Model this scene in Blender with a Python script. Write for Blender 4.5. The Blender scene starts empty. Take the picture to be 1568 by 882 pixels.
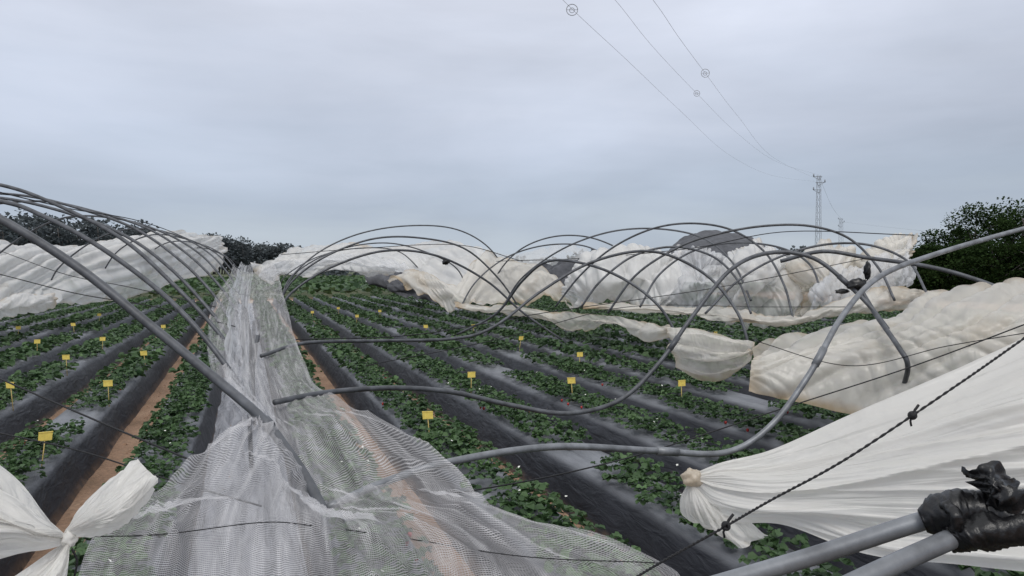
import bpy, math, random
import numpy as np
from mathutils import Vector, noise
random.seed(7); rng=np.random.default_rng(7)
sc=bpy.context.scene
sc.view_settings.view_transform='Standard'; sc.view_settings.look='None'; sc.view_settings.exposure=0

# ------------------------------------------------------------------ camera
H=2.1; YAW=math.radians(19.57); PIT=math.radians(1.55); F=1150.0
cd=bpy.data.cameras.new("camera"); cam=bpy.data.objects.new("camera",cd); sc.collection.objects.link(cam)
cam.location=(0,0,H); cam.rotation_euler=(math.radians(90)-PIT,0,-YAW)
cd.sensor_width=36; cd.lens=36*F/1568; cd.clip_start=0.05; cd.clip_end=6000
sc.camera=cam
fw=np.array([math.sin(YAW)*math.cos(PIT),math.cos(YAW)*math.cos(PIT),-math.sin(PIT)])
rt=np.array([math.cos(YAW),-math.sin(YAW),0.0]); up=np.cross(rt,fw)
C0=np.array([0,0,H])
# image pixel column u, row v and estimated depth d along the view axis -> world position
def P(u,v,d): return C0+d*(fw+rt*(u-784)/F+up*(441-v)/F)
def PZ(u,v,z):
    r=fw+rt*(u-784)/F+up*(441-v)/F
    return C0+r*((z-H)/r[2])

# ------------------------------------------------------------------ node helpers
def newmat(name):
    m=bpy.data.materials.new(name); m.use_nodes=True; nt=m.node_tree; nt.nodes.clear()
    o=nt.nodes.new('ShaderNodeOutputMaterial'); return m,nt,o
def N(nt,t,**k):
    n=nt.nodes.new(t)
    for a,b in k.items():
        if a in n.inputs: n.inputs[a].default_value=b
        else: setattr(n,a,b)
    return n
def noise_n(nt,vec,scale,detail=4,rough=0.55,dist=0.0):
    n=N(nt,'ShaderNodeTexNoise')
    n.inputs['Scale'].default_value=scale; n.inputs['Detail'].default_value=detail; n.inputs['Roughness'].default_value=rough; n.inputs['Distortion'].default_value=dist
    if vec: nt.links.new(vec,n.inputs['Vector'])
    return n
def ramp(nt,fac,stops):
    r=N(nt,'ShaderNodeValToRGB'); e=r.color_ramp.elements
    while len(e)<len(stops): e.new(0.5)
    for i,(p,c) in enumerate(stops):
        e[i].position=p; e[i].color=(c[0],c[1],c[2],1) if not isinstance(c,(int,float)) else (c,c,c,1)
    nt.links.new(fac,r.inputs['Fac']); return r
def mapping(nt,src,scale):
    m=N(nt,'ShaderNodeMapping'); m.inputs['Scale'].default_value=scale; nt.links.new(src,m.inputs['Vector']); return m.outputs[0]
def mixc(nt,f,a,b):
    m=N(nt,'ShaderNodeMix',data_type='RGBA')
    if isinstance(f,(int,float)): m.inputs[0].default_value=f
    else: nt.links.new(f,m.inputs[0])
    for i,x in ((6,a),(7,b)):
        if isinstance(x,tuple): m.inputs[i].default_value=(x[0],x[1],x[2],1)
        else: nt.links.new(x,m.inputs[i])
    return m.outputs[2]
def bump(nt,h,s,d=0.02):
    b=N(nt,'ShaderNodeBump'); b.inputs['Strength'].default_value=s; b.inputs['Distance'].default_value=d; nt.links.new(h,b.inputs['Height']); return b.outputs[0]

def mat_soil():
    m,nt,o=newmat("soil"); g=N(nt,'ShaderNodeNewGeometry'); p=g.outputs['Position']
    n1=noise_n(nt,p,1.3,6); n2=noise_n(nt,p,22,8,0.7)
    c=ramp(nt,n1.outputs[0],[(0.3,(0.20,0.125,0.075)),(0.5,(0.34,0.21,0.135)),(0.72,(0.45,0.295,0.20))])
    c2=mixc(nt,ramp(nt,n2.outputs[0],[(0.35,0.65),(0.58,0.0)]).outputs[0],c.outputs[0],(0.13,0.085,0.055))
    s=N(nt,'ShaderNodeSeparateXYZ'); nt.links.new(p,s.inputs[0])
    mr=N(nt,'ShaderNodeMapRange'); mr.inputs[1].default_value=52; mr.inputs[2].default_value=56; nt.links.new(s.outputs[1],mr.inputs[0])
    gr=ramp(nt,noise_n(nt,p,0.6,8).outputs[0],[(0.35,(0.05,0.07,0.025)),(0.6,(0.09,0.10,0.045)),(0.75,(0.17,0.13,0.08))])
    c3=mixc(nt,mr.outputs[0],c2,gr.outputs[0])
    b=N(nt,'ShaderNodeBsdfPrincipled'); nt.links.new(c3,b.inputs['Base Color']); b.inputs['Roughness'].default_value=0.85
    nt.links.new(bump(nt,n2.outputs[0],0.9,0.03),b.inputs['Normal']); nt.links.new(b.outputs[0],o.inputs[0]); return m
def mat_mulch():
    m,nt,o=newmat("black_mulch_film"); g=N(nt,'ShaderNodeNewGeometry'); p=g.outputs['Position']
    n1=noise_n(nt,mapping(nt,p,(3,0.8,3)),2.2,5); n2=noise_n(nt,mapping(nt,p,(6,1.6,6)),2,4,0.5,0.6)
    dirt=noise_n(nt,p,7,7,0.7)
    sep=N(nt,'ShaderNodeSeparateXYZ'); nt.links.new(p,sep.inputs[0])
    mr=N(nt,'ShaderNodeMapRange'); mr.inputs[1].default_value=0.08; mr.inputs[2].default_value=-0.02; nt.links.new(sep.outputs[2],mr.inputs[0])
    ad=N(nt,'ShaderNodeMath',operation='MULTIPLY'); nt.links.new(mr.outputs[0],ad.inputs[0]); nt.links.new(ramp(nt,dirt.outputs[0],[(0.38,0.0),(0.62,1.0)]).outputs[0],ad.inputs[1])
    base=ramp(nt,n1.outputs[0],[(0.3,(0.009,0.010,0.014)),(0.7,(0.024,0.026,0.034))])
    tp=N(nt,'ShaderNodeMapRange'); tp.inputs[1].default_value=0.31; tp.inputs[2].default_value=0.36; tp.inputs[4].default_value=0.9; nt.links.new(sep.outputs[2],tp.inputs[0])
    topc_sheen=ramp(nt,n1.outputs[0],[(0.3,(0.10,0.105,0.12)),(0.65,(0.20,0.21,0.23))])  # grey sky sheen painted into the dusty bed-top colour
    c=mixc(nt,tp.outputs[0],base.outputs[0],topc_sheen.outputs[0])
    spots=ramp(nt,dirt.outputs[0],[(0.66,0.0),(0.76,0.45)])
    c=mixc(nt,spots.outputs[0],c,(0.11,0.08,0.06))
    c=mixc(nt,ad.outputs[0],c,(0.22,0.14,0.09))
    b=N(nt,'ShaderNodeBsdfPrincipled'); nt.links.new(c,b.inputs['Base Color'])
    nt.links.new(ramp(nt,dirt.outputs[0],[(0.3,0.36),(0.7,0.55)]).outputs[0],b.inputs['Roughness'])
    b.inputs['Specular IOR Level'].default_value=0.4
    nt.links.new(bump(nt,n2.outputs[0],0.35,0.04),b.inputs['Normal']); nt.links.new(b.outputs[0],o.inputs[0]); return m
def mat_greyfilm():
    m,nt,o=newmat("grey_ground_film"); g=N(nt,'ShaderNodeNewGeometry'); p=g.outputs['Position']
    n1=noise_n(nt,mapping(nt,p,(5,0.6,5)),2,6,0.55,0.5)
    c=ramp(nt,n1.outputs[0],[(0.3,(0.09,0.09,0.10)),(0.5,(0.22,0.22,0.24)),(0.7,(0.34,0.34,0.36))])
    b=N(nt,'ShaderNodeBsdfPrincipled'); nt.links.new(c.outputs[0],b.inputs['Base Color']); b.inputs['Roughness'].default_value=0.25
    nt.links.new(bump(nt,n1.outputs[0],0.8,0.08),b.inputs['Normal']); nt.links.new(b.outputs[0],o.inputs[0]); return m
def mat_leaf(name,dark,light,rough=0.5,spec=0.3):
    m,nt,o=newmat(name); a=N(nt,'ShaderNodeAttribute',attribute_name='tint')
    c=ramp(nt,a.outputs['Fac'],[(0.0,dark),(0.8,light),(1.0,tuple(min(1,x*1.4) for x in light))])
    b=N(nt,'ShaderNodeBsdfPrincipled'); nt.links.new(c.outputs[0],b.inputs['Base Color']); b.inputs['Roughness'].default_value=rough
    b.inputs['Specular IOR Level'].default_value=spec
    t=N(nt,'ShaderNodeBsdfTranslucent'); nt.links.new(c.outputs[0],t.inputs[0])
    mx=N(nt,'ShaderNodeMixShader'); mx.inputs[0].default_value=0.25; nt.links.new(b.outputs[0],mx.inputs[1]); nt.links.new(t.outputs[0],mx.inputs[2])
    nt.links.new(mx.outputs[0],o.inputs[0]); return m
def mat_sheet(name,base=(0.90,0.895,0.88),stain=(0.60,0.47,0.31),stain_lo=0.62,clear=0.12,transl=0.45,us=(14,2,1),bs=0.5,patch=0.0):
    m,nt,o=newmat(name); uv=N(nt,'ShaderNodeUVMap'); g=N(nt,'ShaderNodeNewGeometry')
    w=noise_n(nt,mapping(nt,uv.outputs[0],us),1.0,3,0.5,0.9)
    w2=noise_n(nt,g.outputs['Position'],1.8,3,0.45,1.4)
    st=noise_n(nt,g.outputs['Position'],0.9,7,0.65)
    a=N(nt,'ShaderNodeAttribute',attribute_name='edge')
    ad=N(nt,'ShaderNodeMath',operation='MULTIPLY_ADD'); nt.links.new(a.outputs['Fac'],ad.inputs[0]); ad.inputs[1].default_value=0.22; nt.links.new(st.outputs[0],ad.inputs[2])
    sf=ramp(nt,ad.outputs[0],[(stain_lo,0.0),(stain_lo+0.25,0.8)])
    c=mixc(nt,sf.outputs[0],base,stain)
    c=mixc(nt,ramp(nt,w.outputs[0],[(0.30,0.30),(0.48,0.0)]).outputs[0],c,(base[0]*0.72,base[1]*0.71,base[2]*0.69))
    b=N(nt,'ShaderNodeBsdfPrincipled'); nt.links.new(c,b.inputs['Base Color']); b.inputs['Roughness'].default_value=0.28
    b1=bump(nt,w.outputs[0],bs,0.10)
    bb=N(nt,'ShaderNodeBump'); bb.inputs['Strength'].default_value=bs*0.7; bb.inputs['Distance'].default_value=0.10; nt.links.new(w2.outputs[0],bb.inputs['Height']); nt.links.new(b1,bb.inputs['Normal']); bn=bb.outputs[0]
    nt.links.new(bn,b.inputs['Normal'])
    t=N(nt,'ShaderNodeBsdfTranslucent'); nt.links.new(c,t.inputs[0]); nt.links.new(bn,t.inputs['Normal'])
    mx=N(nt,'ShaderNodeMixShader'); mx.inputs[0].default_value=transl; nt.links.new(b.outputs[0],mx.inputs[1]); nt.links.new(t.outputs[0],mx.inputs[2])
    tr=N(nt,'ShaderNodeBsdfTransparent'); mx2=N(nt,'ShaderNodeMixShader')
    tf=ramp(nt,w.outputs[0],[(0.35,clear*0.5),(0.65,min(1,clear*1.5))])
    pt=ramp(nt,noise_n(nt,g.outputs['Position'],0.45,3,0.5,0.4).outputs[0],[(0.48,0.0),(0.62,patch)])
    mxx=N(nt,'ShaderNodeMath',operation='MAXIMUM'); nt.links.new(tf.outputs[0],mxx.inputs[0]); nt.links.new(pt.outputs[0],mxx.inputs[1]); nt.links.new(mxx.outputs[0],mx2.inputs[0])
    nt.links.new(mx.outputs[0],mx2.inputs[1]); nt.links.new(tr.outputs[0],mx2.inputs[2]); nt.links.new(mx2.outputs[0],o.inputs[0]); return m
def mat_net():
    m,nt,o=newmat("insect_netting"); uv=N(nt,'ShaderNodeUVMap'); s=N(nt,'ShaderNodeSeparateXYZ'); nt.links.new(uv.outputs[0],s.inputs[0])
    wob=noise_n(nt,uv.outputs[0],7,2,0.5)
    def line(out,pitch,w):
        ww=N(nt,'ShaderNodeMath',operation='MULTIPLY_ADD'); nt.links.new(wob.outputs[0],ww.inputs[0]); ww.inputs[1].default_value=0.03; nt.links.new(out,ww.inputs[2])
        a=N(nt,'ShaderNodeMath',operation='DIVIDE'); nt.links.new(ww.outputs[0],a.inputs[0]); a.inputs[1].default_value=pitch
        f=N(nt,'ShaderNodeMath',operation='FRACT'); nt.links.new(a.outputs[0],f.inputs[0])
        l=N(nt,'ShaderNodeMath',operation='LESS_THAN'); nt.links.new(f.outputs[0],l.inputs[0]); l.inputs[1].default_value=w; return l.outputs[0]
    l2=N(nt,'ShaderNodeMath',operation='MULTIPLY'); nt.links.new(line(s.outputs[0],0.0095,0.34),l2.inputs[0]); l2.inputs[1].default_value=0.5
    mxm=N(nt,'ShaderNodeMath',operation='MAXIMUM'); nt.links.new(l2.outputs[0],mxm.inputs[0]); nt.links.new(line(s.outputs[1],0.0125,0.40),mxm.inputs[1])
    fac=N(nt,'ShaderNodeMapRange'); fac.inputs[3].default_value=0.17; fac.inputs[4].default_value=0.66; nt.links.new(mxm.outputs[0],fac.inputs[0])
    cre=noise_n(nt,mapping(nt,uv.outputs[0],(5,0.7,1)),1.6,6,0.6,0.9)
    cm=ramp(nt,cre.outputs[0],[(0.35,0.55),(0.52,0.85),(0.66,1.4)])
    ml=N(nt,'ShaderNodeMath',operation='MULTIPLY',use_clamp=True); nt.links.new(fac.outputs[0],ml.inputs[0]); nt.links.new(cm.outputs[0],ml.inputs[1])
    d=N(nt,'ShaderNodeBsdfDiffuse'); d.inputs[0].default_value=(0.82,0.81,0.83,1); t=N(nt,'ShaderNodeBsdfTranslucent'); t.inputs[0].default_value=(0.82,0.81,0.83,1)
    a=N(nt,'ShaderNodeMixShader'); a.inputs[0].default_value=0.45; nt.links.new(d.outputs[0],a.inputs[1]); nt.links.new(t.outputs[0],a.inputs[2])
    tr=N(nt,'ShaderNodeBsdfTransparent'); b=N(nt,'ShaderNodeMixShader'); nt.links.new(ml.outputs[0],b.inputs[0]); nt.links.new(tr.outputs[0],b.inputs[1]); nt.links.new(a.outputs[0],b.inputs[2])
    nt.links.new(b.outputs[0],o.inputs[0]); return m
def mat_plain(name,col,rough=0.5,metal=0.0,ns=20,var=0.3,bs=0.2):
    m,nt,o=newmat(name); g=N(nt,'ShaderNodeNewGeometry'); n=noise_n(nt,g.outputs['Position'],ns,6,0.6)
    c=ramp(nt,n.outputs[0],[(0.3,tuple(x*(1-var) for x in col)),(0.7,tuple(min(1,x*(1+var)) for x in col))])
    b=N(nt,'ShaderNodeBsdfPrincipled'); nt.links.new(c.outputs[0],b.inputs['Base Color']); b.inputs['Roughness'].default_value=rough; b.inputs['Metallic'].default_value=metal
    nt.links.new(bump(nt,n.outputs[0],bs,0.01),b.inputs['Normal']); nt.links.new(b.outputs[0],o.inputs[0]); return m
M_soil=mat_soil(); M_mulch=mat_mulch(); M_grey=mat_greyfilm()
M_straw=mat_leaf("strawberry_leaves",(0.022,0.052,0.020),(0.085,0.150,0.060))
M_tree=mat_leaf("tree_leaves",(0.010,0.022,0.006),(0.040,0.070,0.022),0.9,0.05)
M_ftree=mat_leaf("hazed_far_tree_leaves",(0.080,0.095,0.105),(0.13,0.145,0.150),0.9,0.05)  # leaf colour lifted and greyed to paint in atmospheric haze
M_bark=mat_plain("bark",(0.09,0.08,0.075),0.9,0,8,0.4,0.6)
M_red=mat_plain("strawberry_red",(0.38,0.03,0.025),0.4,0,60,0.35,0.3)
M_flower=mat_plain("white_petals",(0.75,0.75,0.7),0.6)
M_pipe=mat_plain("galvanised_steel",(0.085,0.09,0.10),0.5,0.25,9,0.45,0.15)
M_pipeL=mat_plain("worn_galvanised_steel",(0.19,0.20,0.215),0.45,0.3,9,0.4,0.15)
M_black=mat_plain("black_tape",(0.004,0.004,0.005),0.36,0,25,0.4,0.4)
M_rope=mat_plain("black_cord",(0.012,0.012,0.014),0.7,0,150,0.4,0.6)
M_yel=mat_plain("yellow_card",(0.80,0.62,0.14),0.5,0,40,0.15,0.1)
M_wood=mat_plain("cane",(0.55,0.42,0.15),0.6,0,40,0.2,0.1)
M_conc=mat_plain("pylon_steel",(0.24,0.26,0.29),0.6,0.0,3,0.2,0.1)
M_wire=mat_plain("aluminium_wire",(0.34,0.36,0.39),0.6,0.0,3,0.1,0.0)
M_net=mat_net()
M_shn=mat_plain("dark_shade_net",(0.075,0.078,0.088),0.8,0,3,0.4,0.3)
M_white=mat_sheet("polythene_white",clear=0.06,patch=0.30)
M_wclear=mat_sheet("polythene_clear",base=(0.86,0.87,0.89),clear=0.34,transl=0.45,stain_lo=0.75,patch=0.65)
M_thin=mat_sheet("polythene_thin",base=(0.86,0.87,0.89),clear=0.55,transl=0.45,stain_lo=0.8,patch=0.75)
M_dirty=mat_sheet("polythene_dirty",base=(0.87,0.84,0.78),stain=(0.55,0.40,0.22),stain_lo=0.54,clear=0.14,patch=0.45,us=(9,2,1))
M_front=mat_sheet("polythene_cream",base=(0.92,0.905,0.87),stain_lo=0.80,clear=0.07,us=(9,1.5,1),bs=0.45)

# ------------------------------------------------------------------ mesh helpers
def mesh_obj(name,verts,faces,mat,smooth=True,parent=None,uvs=None,attrs=None):
    me=bpy.data.meshes.new(name); me.from_pydata([tuple(v) for v in verts],[],faces)
    if smooth: me.polygons.foreach_set('use_smooth',[True]*len(me.polygons))
    if uvs is not None:
        l=me.uv_layers.new(name='UVMap'); vi=np.empty(len(me.loops),dtype=np.int32); me.loops.foreach_get('vertex_index',vi)
        l.data.foreach_set('uv',np.asarray(uvs,dtype=np.float32)[vi].ravel())
    if attrs:
        for k,a in attrs.items():
            at=me.attributes.new(k,'FLOAT','POINT'); at.data.foreach_set('value',np.asarray(a,dtype=np.float32))
    me.materials.append(mat); me.update()
    ob=bpy.data.objects.new(name,me); sc.collection.objects.link(ob)
    if parent: ob.parent=parent
    return ob
def empty(name,loc=(0,0,0)):
    e=bpy.data.objects.new(name,None); e.location=(0,0,0); sc.collection.objects.link(e); return e
def cr(pts,n):
    p=np.asarray(pts,float); k=len(p)
    if k==2:
        t=np.linspace(0,1,n)[:,None]; return p[0]*(1-t)+p[1]*t
    q=np.vstack([2*p[0]-p[1],p,2*p[-1]-p[-2]]); out=[]
    for t in np.linspace(0,k-1,n):
        i=min(int(t),k-2); f=t-i; a,b,c,d=q[i],q[i+1],q[i+2],q[i+3]
        out.append(0.5*((2*b)+(-a+c)*f+(2*a-5*b+4*c-d)*f*f+(-a+3*b-3*c+d)*f**3))
    return np.array(out)
def tube_geo(pts,rad,sides=8,off=0):
    pts=np.asarray(pts); n=len(pts); rad=np.broadcast_to(rad,(n,)); V=[];Fc=[]
    T=np.gradient(pts,axis=0); T/= (np.linalg.norm(T,axis=1)[:,None]+1e-9)
    a=np.array([0,0,1.]) if abs(T[0][2])<0.9 else np.array([1.,0,0]); nrm=np.cross(T[0],a); nrm/=np.linalg.norm(nrm)
    for i in range(n):
        nrm=nrm-T[i]*np.dot(nrm,T[i]); nrm/=np.linalg.norm(nrm)+1e-9; b=np.cross(T[i],nrm)
        for s in range(sides):
            an=2*math.pi*s/sides; V.append(pts[i]+rad[i]*(math.cos(an)*nrm+math.sin(an)*b))
    for i in range(n-1):
        for s in range(sides):
            s2=(s+1)%sides; Fc.append((off+i*sides+s,off+i*sides+s2,off+(i+1)*sides+s2,off+(i+1)*sides+s))
    Fc.append(tuple(off+s for s in range(sides))[::-1]); Fc.append(tuple(off+(n-1)*sides+s for s in range(sides)))
    return V,Fc
def tubes(name,lst,mat,sides=8,parent=None):
    V=[];Fc=[]
    for pts,r in lst:
        v,f=tube_geo(pts,r,sides,len(V)); V+=v; Fc+=f
    return mesh_obj(name,V,Fc,mat,True,parent)
def sheet_geo(rows,nu,nv,amp=0.05,fu=6,fv=1.5,seed=0,amp2=0.02,metric=None,apex=False,diag=1.3,ragged=0.0):
    """rows: list of rows of world points; loft to a nv x nu grid with long soft cloth folds."""
    R=np.array([cr(r,nu) for r in rows]); G=np.array([cr(R[:,i],nv) for i in range(nu)]).transpose(1,0,2)
    du=np.gradient(G,axis=1); dv=np.gradient(G,axis=0); nn=np.cross(du,dv); nn/=np.linalg.norm(nn,axis=2)[:,:,None]+1e-9
    ed=np.zeros((nv,nu)); UV=np.zeros((nv,nu,2)); G0=G.copy()
    def rd(*a): return (1-abs(2*noise.noise(Vector(a))))**2
    for j in range(nv):
        for i in range(nu):
            s=i/(nu-1); t=j/(nv-1)
            wv=noise.noise(Vector((s*fu*0.3+seed*2.3,t*fv*0.6,9.0)))
            x=noise.noise(Vector((s*fu*0.35+seed*3.1,t*fv*0.8+seed,seed*1.7)))
            a=s*fu*(0.8 if apex else 0.9)+(0 if apex else t*fv*diag)+1.6*wv
            r1=rd(a+seed,t*fv*0.35+5,seed)
            a2=s*fu*1.9-(0 if apex else t*fv*diag*1.5)-2.0*wv
            r2=rd(a2+seed*5,t*fv*0.45,seed+3)
            z=noise.noise(Vector(G0[j,i]*1.6)+Vector((seed,0,0)))
            k=(0.15+t) if apex else 1.0
            G[j,i]+=nn[j,i]*((amp*(x*1.1+(r1-0.35)*0.62+(r2-0.35)*0.24))*k+amp2*z*k)
            ed[j,i]=max(0,1-min(s,1-s,t,1-t)*12); UV[j,i]=(s,t)
    if ragged:
        for i in range(nu):
            q=noise.noise(Vector((i*0.06+seed,0,0)))+0.4*noise.noise(Vector((i*0.2+seed,4,0)))
            for j in range(nv): G[j,i,2]+=ragged*q*(j/(nv-1))**2
    if metric:
        w=metric; L=np.concatenate([[0],np.cumsum(np.linalg.norm(np.diff(G0[:,nu//2],axis=0),axis=1))])
        UV[:,:,0]*=w; UV[:,:,1]=L[:,None]
    V=G.reshape(-1,3); Fc=[(j*nu+i,j*nu+i+1,(j+1)*nu+i+1,(j+1)*nu+i) for j in range(nv-1) for i in range(nu-1)]
    return V,Fc,UV.reshape(-1,2),ed.ravel()
def sheet(name,parts,mat,parent=None):
    V=[];Fc=[];U=[];E=[]
    for p in parts:
        v,f,u,e=sheet_geo(**p); o=len(V); V+=list(v); Fc+=[tuple(o+x for x in q) for q in f]; U+=list(u); E+=list(e)
    return mesh_obj(name,V,Fc,mat,True,parent,U,{'edge':E})
def rowsP(rows): return [[P(*q) for q in r] for r in rows]
def drape(cols,nrow=5):
    out=[]
    for k in range(nrow):
        t=k/(nrow-1); out.append([P(c[0]+(c[6] if len(c)>6 else 0)*t,c[1]+(c[2]-c[1])*(t**1.25),c[3]+(c[4]-c[3])*t-c[5]*math.sin(math.pi*min(1,t*1.05))) for c in cols])
    return out

# ------------------------------------------------------------------ ground
mesh_obj("ground",[(-3000,-500,0),(3000,-500,0),(3000,5500,0),(-3000,5500,0)],[(0,1,2,3)],M_soil,False)
M_road=mat_plain("pale_dirt",(0.42,0.34,0.26),0.9,0,1.5,0.2,0.3)
mesh_obj("dirt_road",[(-60,46.8,0.004),(60,46.8,0.004),(60,50.5,0.004),(-60,50.5,0.004)],[(0,1,2,3)],M_road,False)
V=[];Fc=[];ny=240
for j in range(ny):
    y=-2+48*j/(ny-1)
    for i,x in enumerate(np.linspace(-0.40,0.38,9)):
        V.append((x,y,0.012+0.05*abs(noise.noise(Vector((x*5,y*0.9,3))))+0.02*(abs(x)>0.25)))
for j in range(ny-1):
    for i in range(8): a=j*9+i; Fc.append((a,a+1,a+10,a+9))
mesh_obj("plastic_walkway",V,Fc,M_grey)

RB=[0.75+1.1*k for k in range(6)]+[7.42+1.1*k for k in range(6)]+[14.1+1.1*k for k in range(6)]+[20.8+1.1*k for k in range(6)]
LB=[-0.74-1.12*k for k in range(6)]+[-7.5-1.1*k for k in range(6)]+[-14.2-1.1*k for k in range(5)]
BEDS=RB+LB
prof=[(-0.40,-0.02),(-0.355,0.05),(-0.275,0.29),(-0.235,0.35),(-0.12,0.372),(0,0.36),(0.12,0.372),(0.235,0.35),(0.275,0.29),(0.355,0.05),(0.40,-0.02)]
V=[];Fc=[]; Y1=46.0
for bi,X in enumerate(BEDS):
    y0=-2.0; n=260 if abs(X)<9 else 80; o=len(V); m=len(prof)
    for j in range(n):
        y=y0+(Y1-y0)*(j/(n-1))**1.25
        for k,(px,pz) in enumerate(prof):
            q=noise.noise(Vector((X*3+px*2,y*0.8,1.0)))*0.025; r=noise.noise(Vector((X+px*7,y*2.6,4.0)))*0.014+noise.noise(Vector((X+px*9,y*7,2.0)))*0.006
            V.append((X+px+q+r*0.7,y,pz+(r if pz>0 else 0)))
    for j in range(n-1):
        for k in range(m-1): a=o+j*m+k; Fc.append((a,a+1,a+m+1,a+m))
    Fc.append(tuple(o+(n-1)*m+k for k in range(m)))
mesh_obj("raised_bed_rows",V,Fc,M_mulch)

# ------------------------------------------------------------------ leaf masses
def leafmesh(name,C,D,S,tint,mat,fold=0.25,simple=False):
    n=len(C); D=D/np.linalg.norm(D,axis=1)[:,None]
    A=rng.normal(size=(n,3))*0.35; A[:,2]+=1.0; W=np.cross(D,A); W/=np.linalg.norm(W,axis=1)[:,None]+1e-9; U=np.cross(W,D)
    if simple: sh=[(0,0,0),(-.5,.5,.1),(0,1,0),(.5,.5,.1)]; fc=[(0,3,2,1)]
    else: sh=[(0,0,0),(-.46,.38,fold),(-.40,.80,fold*.8),(0,1.02,-.06),(.40,.80,fold*.8),(.46,.38,fold)]; fc=[(0,3,2,1),(0,5,4,3)]
    k=len(sh); V=np.zeros((n,k,3))
    for i,(a,b,c) in enumerate(sh): V[:,i]=C+S[:,None]*(a*W+b*D+c*U)
    V=V.reshape(-1,3); base=(np.arange(n)*k)[:,None,None]; Fa=(base+np.array(fc)[None]).reshape(-1,len(fc[0]))
    me=bpy.data.meshes.new(name); me.vertices.add(len(V)); me.vertices.foreach_set('co',V.astype(np.float32).ravel())
    nf=len(Fa); me.loops.add(nf*4); me.loops.foreach_set('vertex_index',Fa.astype(np.int32).ravel())
    me.polygons.add(nf); me.polygons.foreach_set('loop_start',np.arange(nf,dtype=np.int32)*4)
    try: me.polygons.foreach_set('loop_total',np.full(nf,4,dtype=np.int32))
    except Exception: pass
    at=me.attributes.new('tint','FLOAT','POINT'); at.data.foreach_set('value',np.repeat(tint,k).astype(np.float32))
    me.update(calc_edges=True); me.validate(); me.materials.append(mat)
    ob=bpy.data.objects.new(name,me); sc.collection.objects.link(ob); return ob
C=[];D=[];S=[];T=[]; berries=[]; flowers=[]
for X in BEDS:
    for side in (-0.11,0.11):
        y=-1.0+rng.random()*0.3
        while y<Y1-0.3:
            y+=0.205+rng.random()*0.05
            dist=math.hypot(X,y); ang=math.atan2(X,y)-YAW
            if abs(ang)>math.radians(50) and dist>4: continue
            gap=noise.noise(Vector((X*7.7,y*0.55,9)))
            if gap>0.40 or rng.random()<0.04: continue
            sz=(0.80+0.42*rng.random())*(1.0-0.4*max(0,gap))
            cx=X+side+rng.normal()*0.02; nl=int((18 if dist<13 else 11)*sz); pt=0.35+0.3*rng.random()
            for l in range(nl):
                az=rng.random()*6.283; r=(0.02+0.12*rng.random()**0.7)*sz
                hz=0.37+(0.04+0.13*rng.random()*(1.15-r/0.16))*sz
                b=np.array([cx+r*math.cos(az),y+r*math.sin(az),hz]); out=np.array([math.cos(az),math.sin(az),0.25-0.7*rng.random()])
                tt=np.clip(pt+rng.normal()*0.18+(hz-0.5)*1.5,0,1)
                if dist<13:
                    for da in (-1.1,0,1.1):
                        ca,sa=math.cos(da),math.sin(da); C.append(b); D.append((out[0]*ca-out[1]*sa,out[0]*sa+out[1]*ca,out[2]+0.1*rng.normal())); S.append(0.053*sz*(0.8+0.4*rng.random())); T.append(tt)
                else:
                    C.append(b); D.append(out); S.append(0.105*sz*(0.8+0.4*rng.random())); T.append(tt*0.95)
            if dist<12:
                for q in range(rng.poisson(0.08)):
                    sd=1 if side>0 else -1
                    berries.append((X+sd*(0.18+0.06*rng.random()),y+rng.normal()*0.08,0.385+rng.random()*0.02))
                for q in range(rng.poisson(0.2)):
                    flowers.append((cx+rng.normal()*0.08,y+rng.normal()*0.08,0.49+0.05*rng.random()))
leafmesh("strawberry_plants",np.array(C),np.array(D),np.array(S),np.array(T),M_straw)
C=[];D=[];S=[];T=[]
for i in range(26000):
    y=52+75*rng.random()**1.3; x=rng.uniform(-45,70); xb=round(x/1.1)*1.1+rng.normal()*0.18
    C.append((xb,y,0.25+rng.random()*0.45)); D.append((rng.normal(),rng.normal(),0.3)); S.append(0.35+0.25*rng.random()); T.append(rng.random()*0.8)
leafmesh("distant_crop_rows",np.array(C),np.array(D),np.array(S),np.array(T),M_straw,simple=True)
C=[];D=[];S=[];T=[]
for i in range(8000):
    X=BEDS[rng.integers(len(BEDS))]+0.55+rng.normal()*0.06; y=rng.uniform(0,46)
    if X<0.3 or noise.noise(Vector((X*2,y*0.35,2)))<0.10: continue
    C.append((X,y,0.01+rng.random()*0.05)); a=rng.random()*6.28; D.append((math.cos(a),math.sin(a),0.9)); S.append(0.03+0.04*rng.random()); T.append(rng.random()*0.7+0.3)
leafmesh("furrow_weeds",np.array(C),np.array(D),np.array(S),np.array(T),M_straw,simple=True)
V=[];Fc=[]
for i in range(1600):
    X=BEDS[rng.integers(len(BEDS))]+0.55+rng.normal()*0.07; y=rng.uniform(1,16); r=0.010+0.02*rng.random()**2; o=len(V)
    if abs(X)>8: continue
    V.append((X,y,r*1.1))
    for k in range(6): a=k*1.047; rr=r*(0.8+0.5*rng.random()); V.append((X+rr*math.cos(a),y+rr*math.sin(a),r*0.5*rng.random()))
    for k in range(6): a=k*1.047; V.append((X+r*1.3*math.cos(a),y+r*1.3*math.sin(a),-0.01))
    for k in range(6): k2=(k+1)%6; Fc.append((o,o+1+k,o+1+k2)); Fc.append((o+1+k,o+7+k,o+7+k2,o+1+k2))
mesh_obj("soil_clods",V,Fc,M_soil,False)
V=[];Fc=[]
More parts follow.
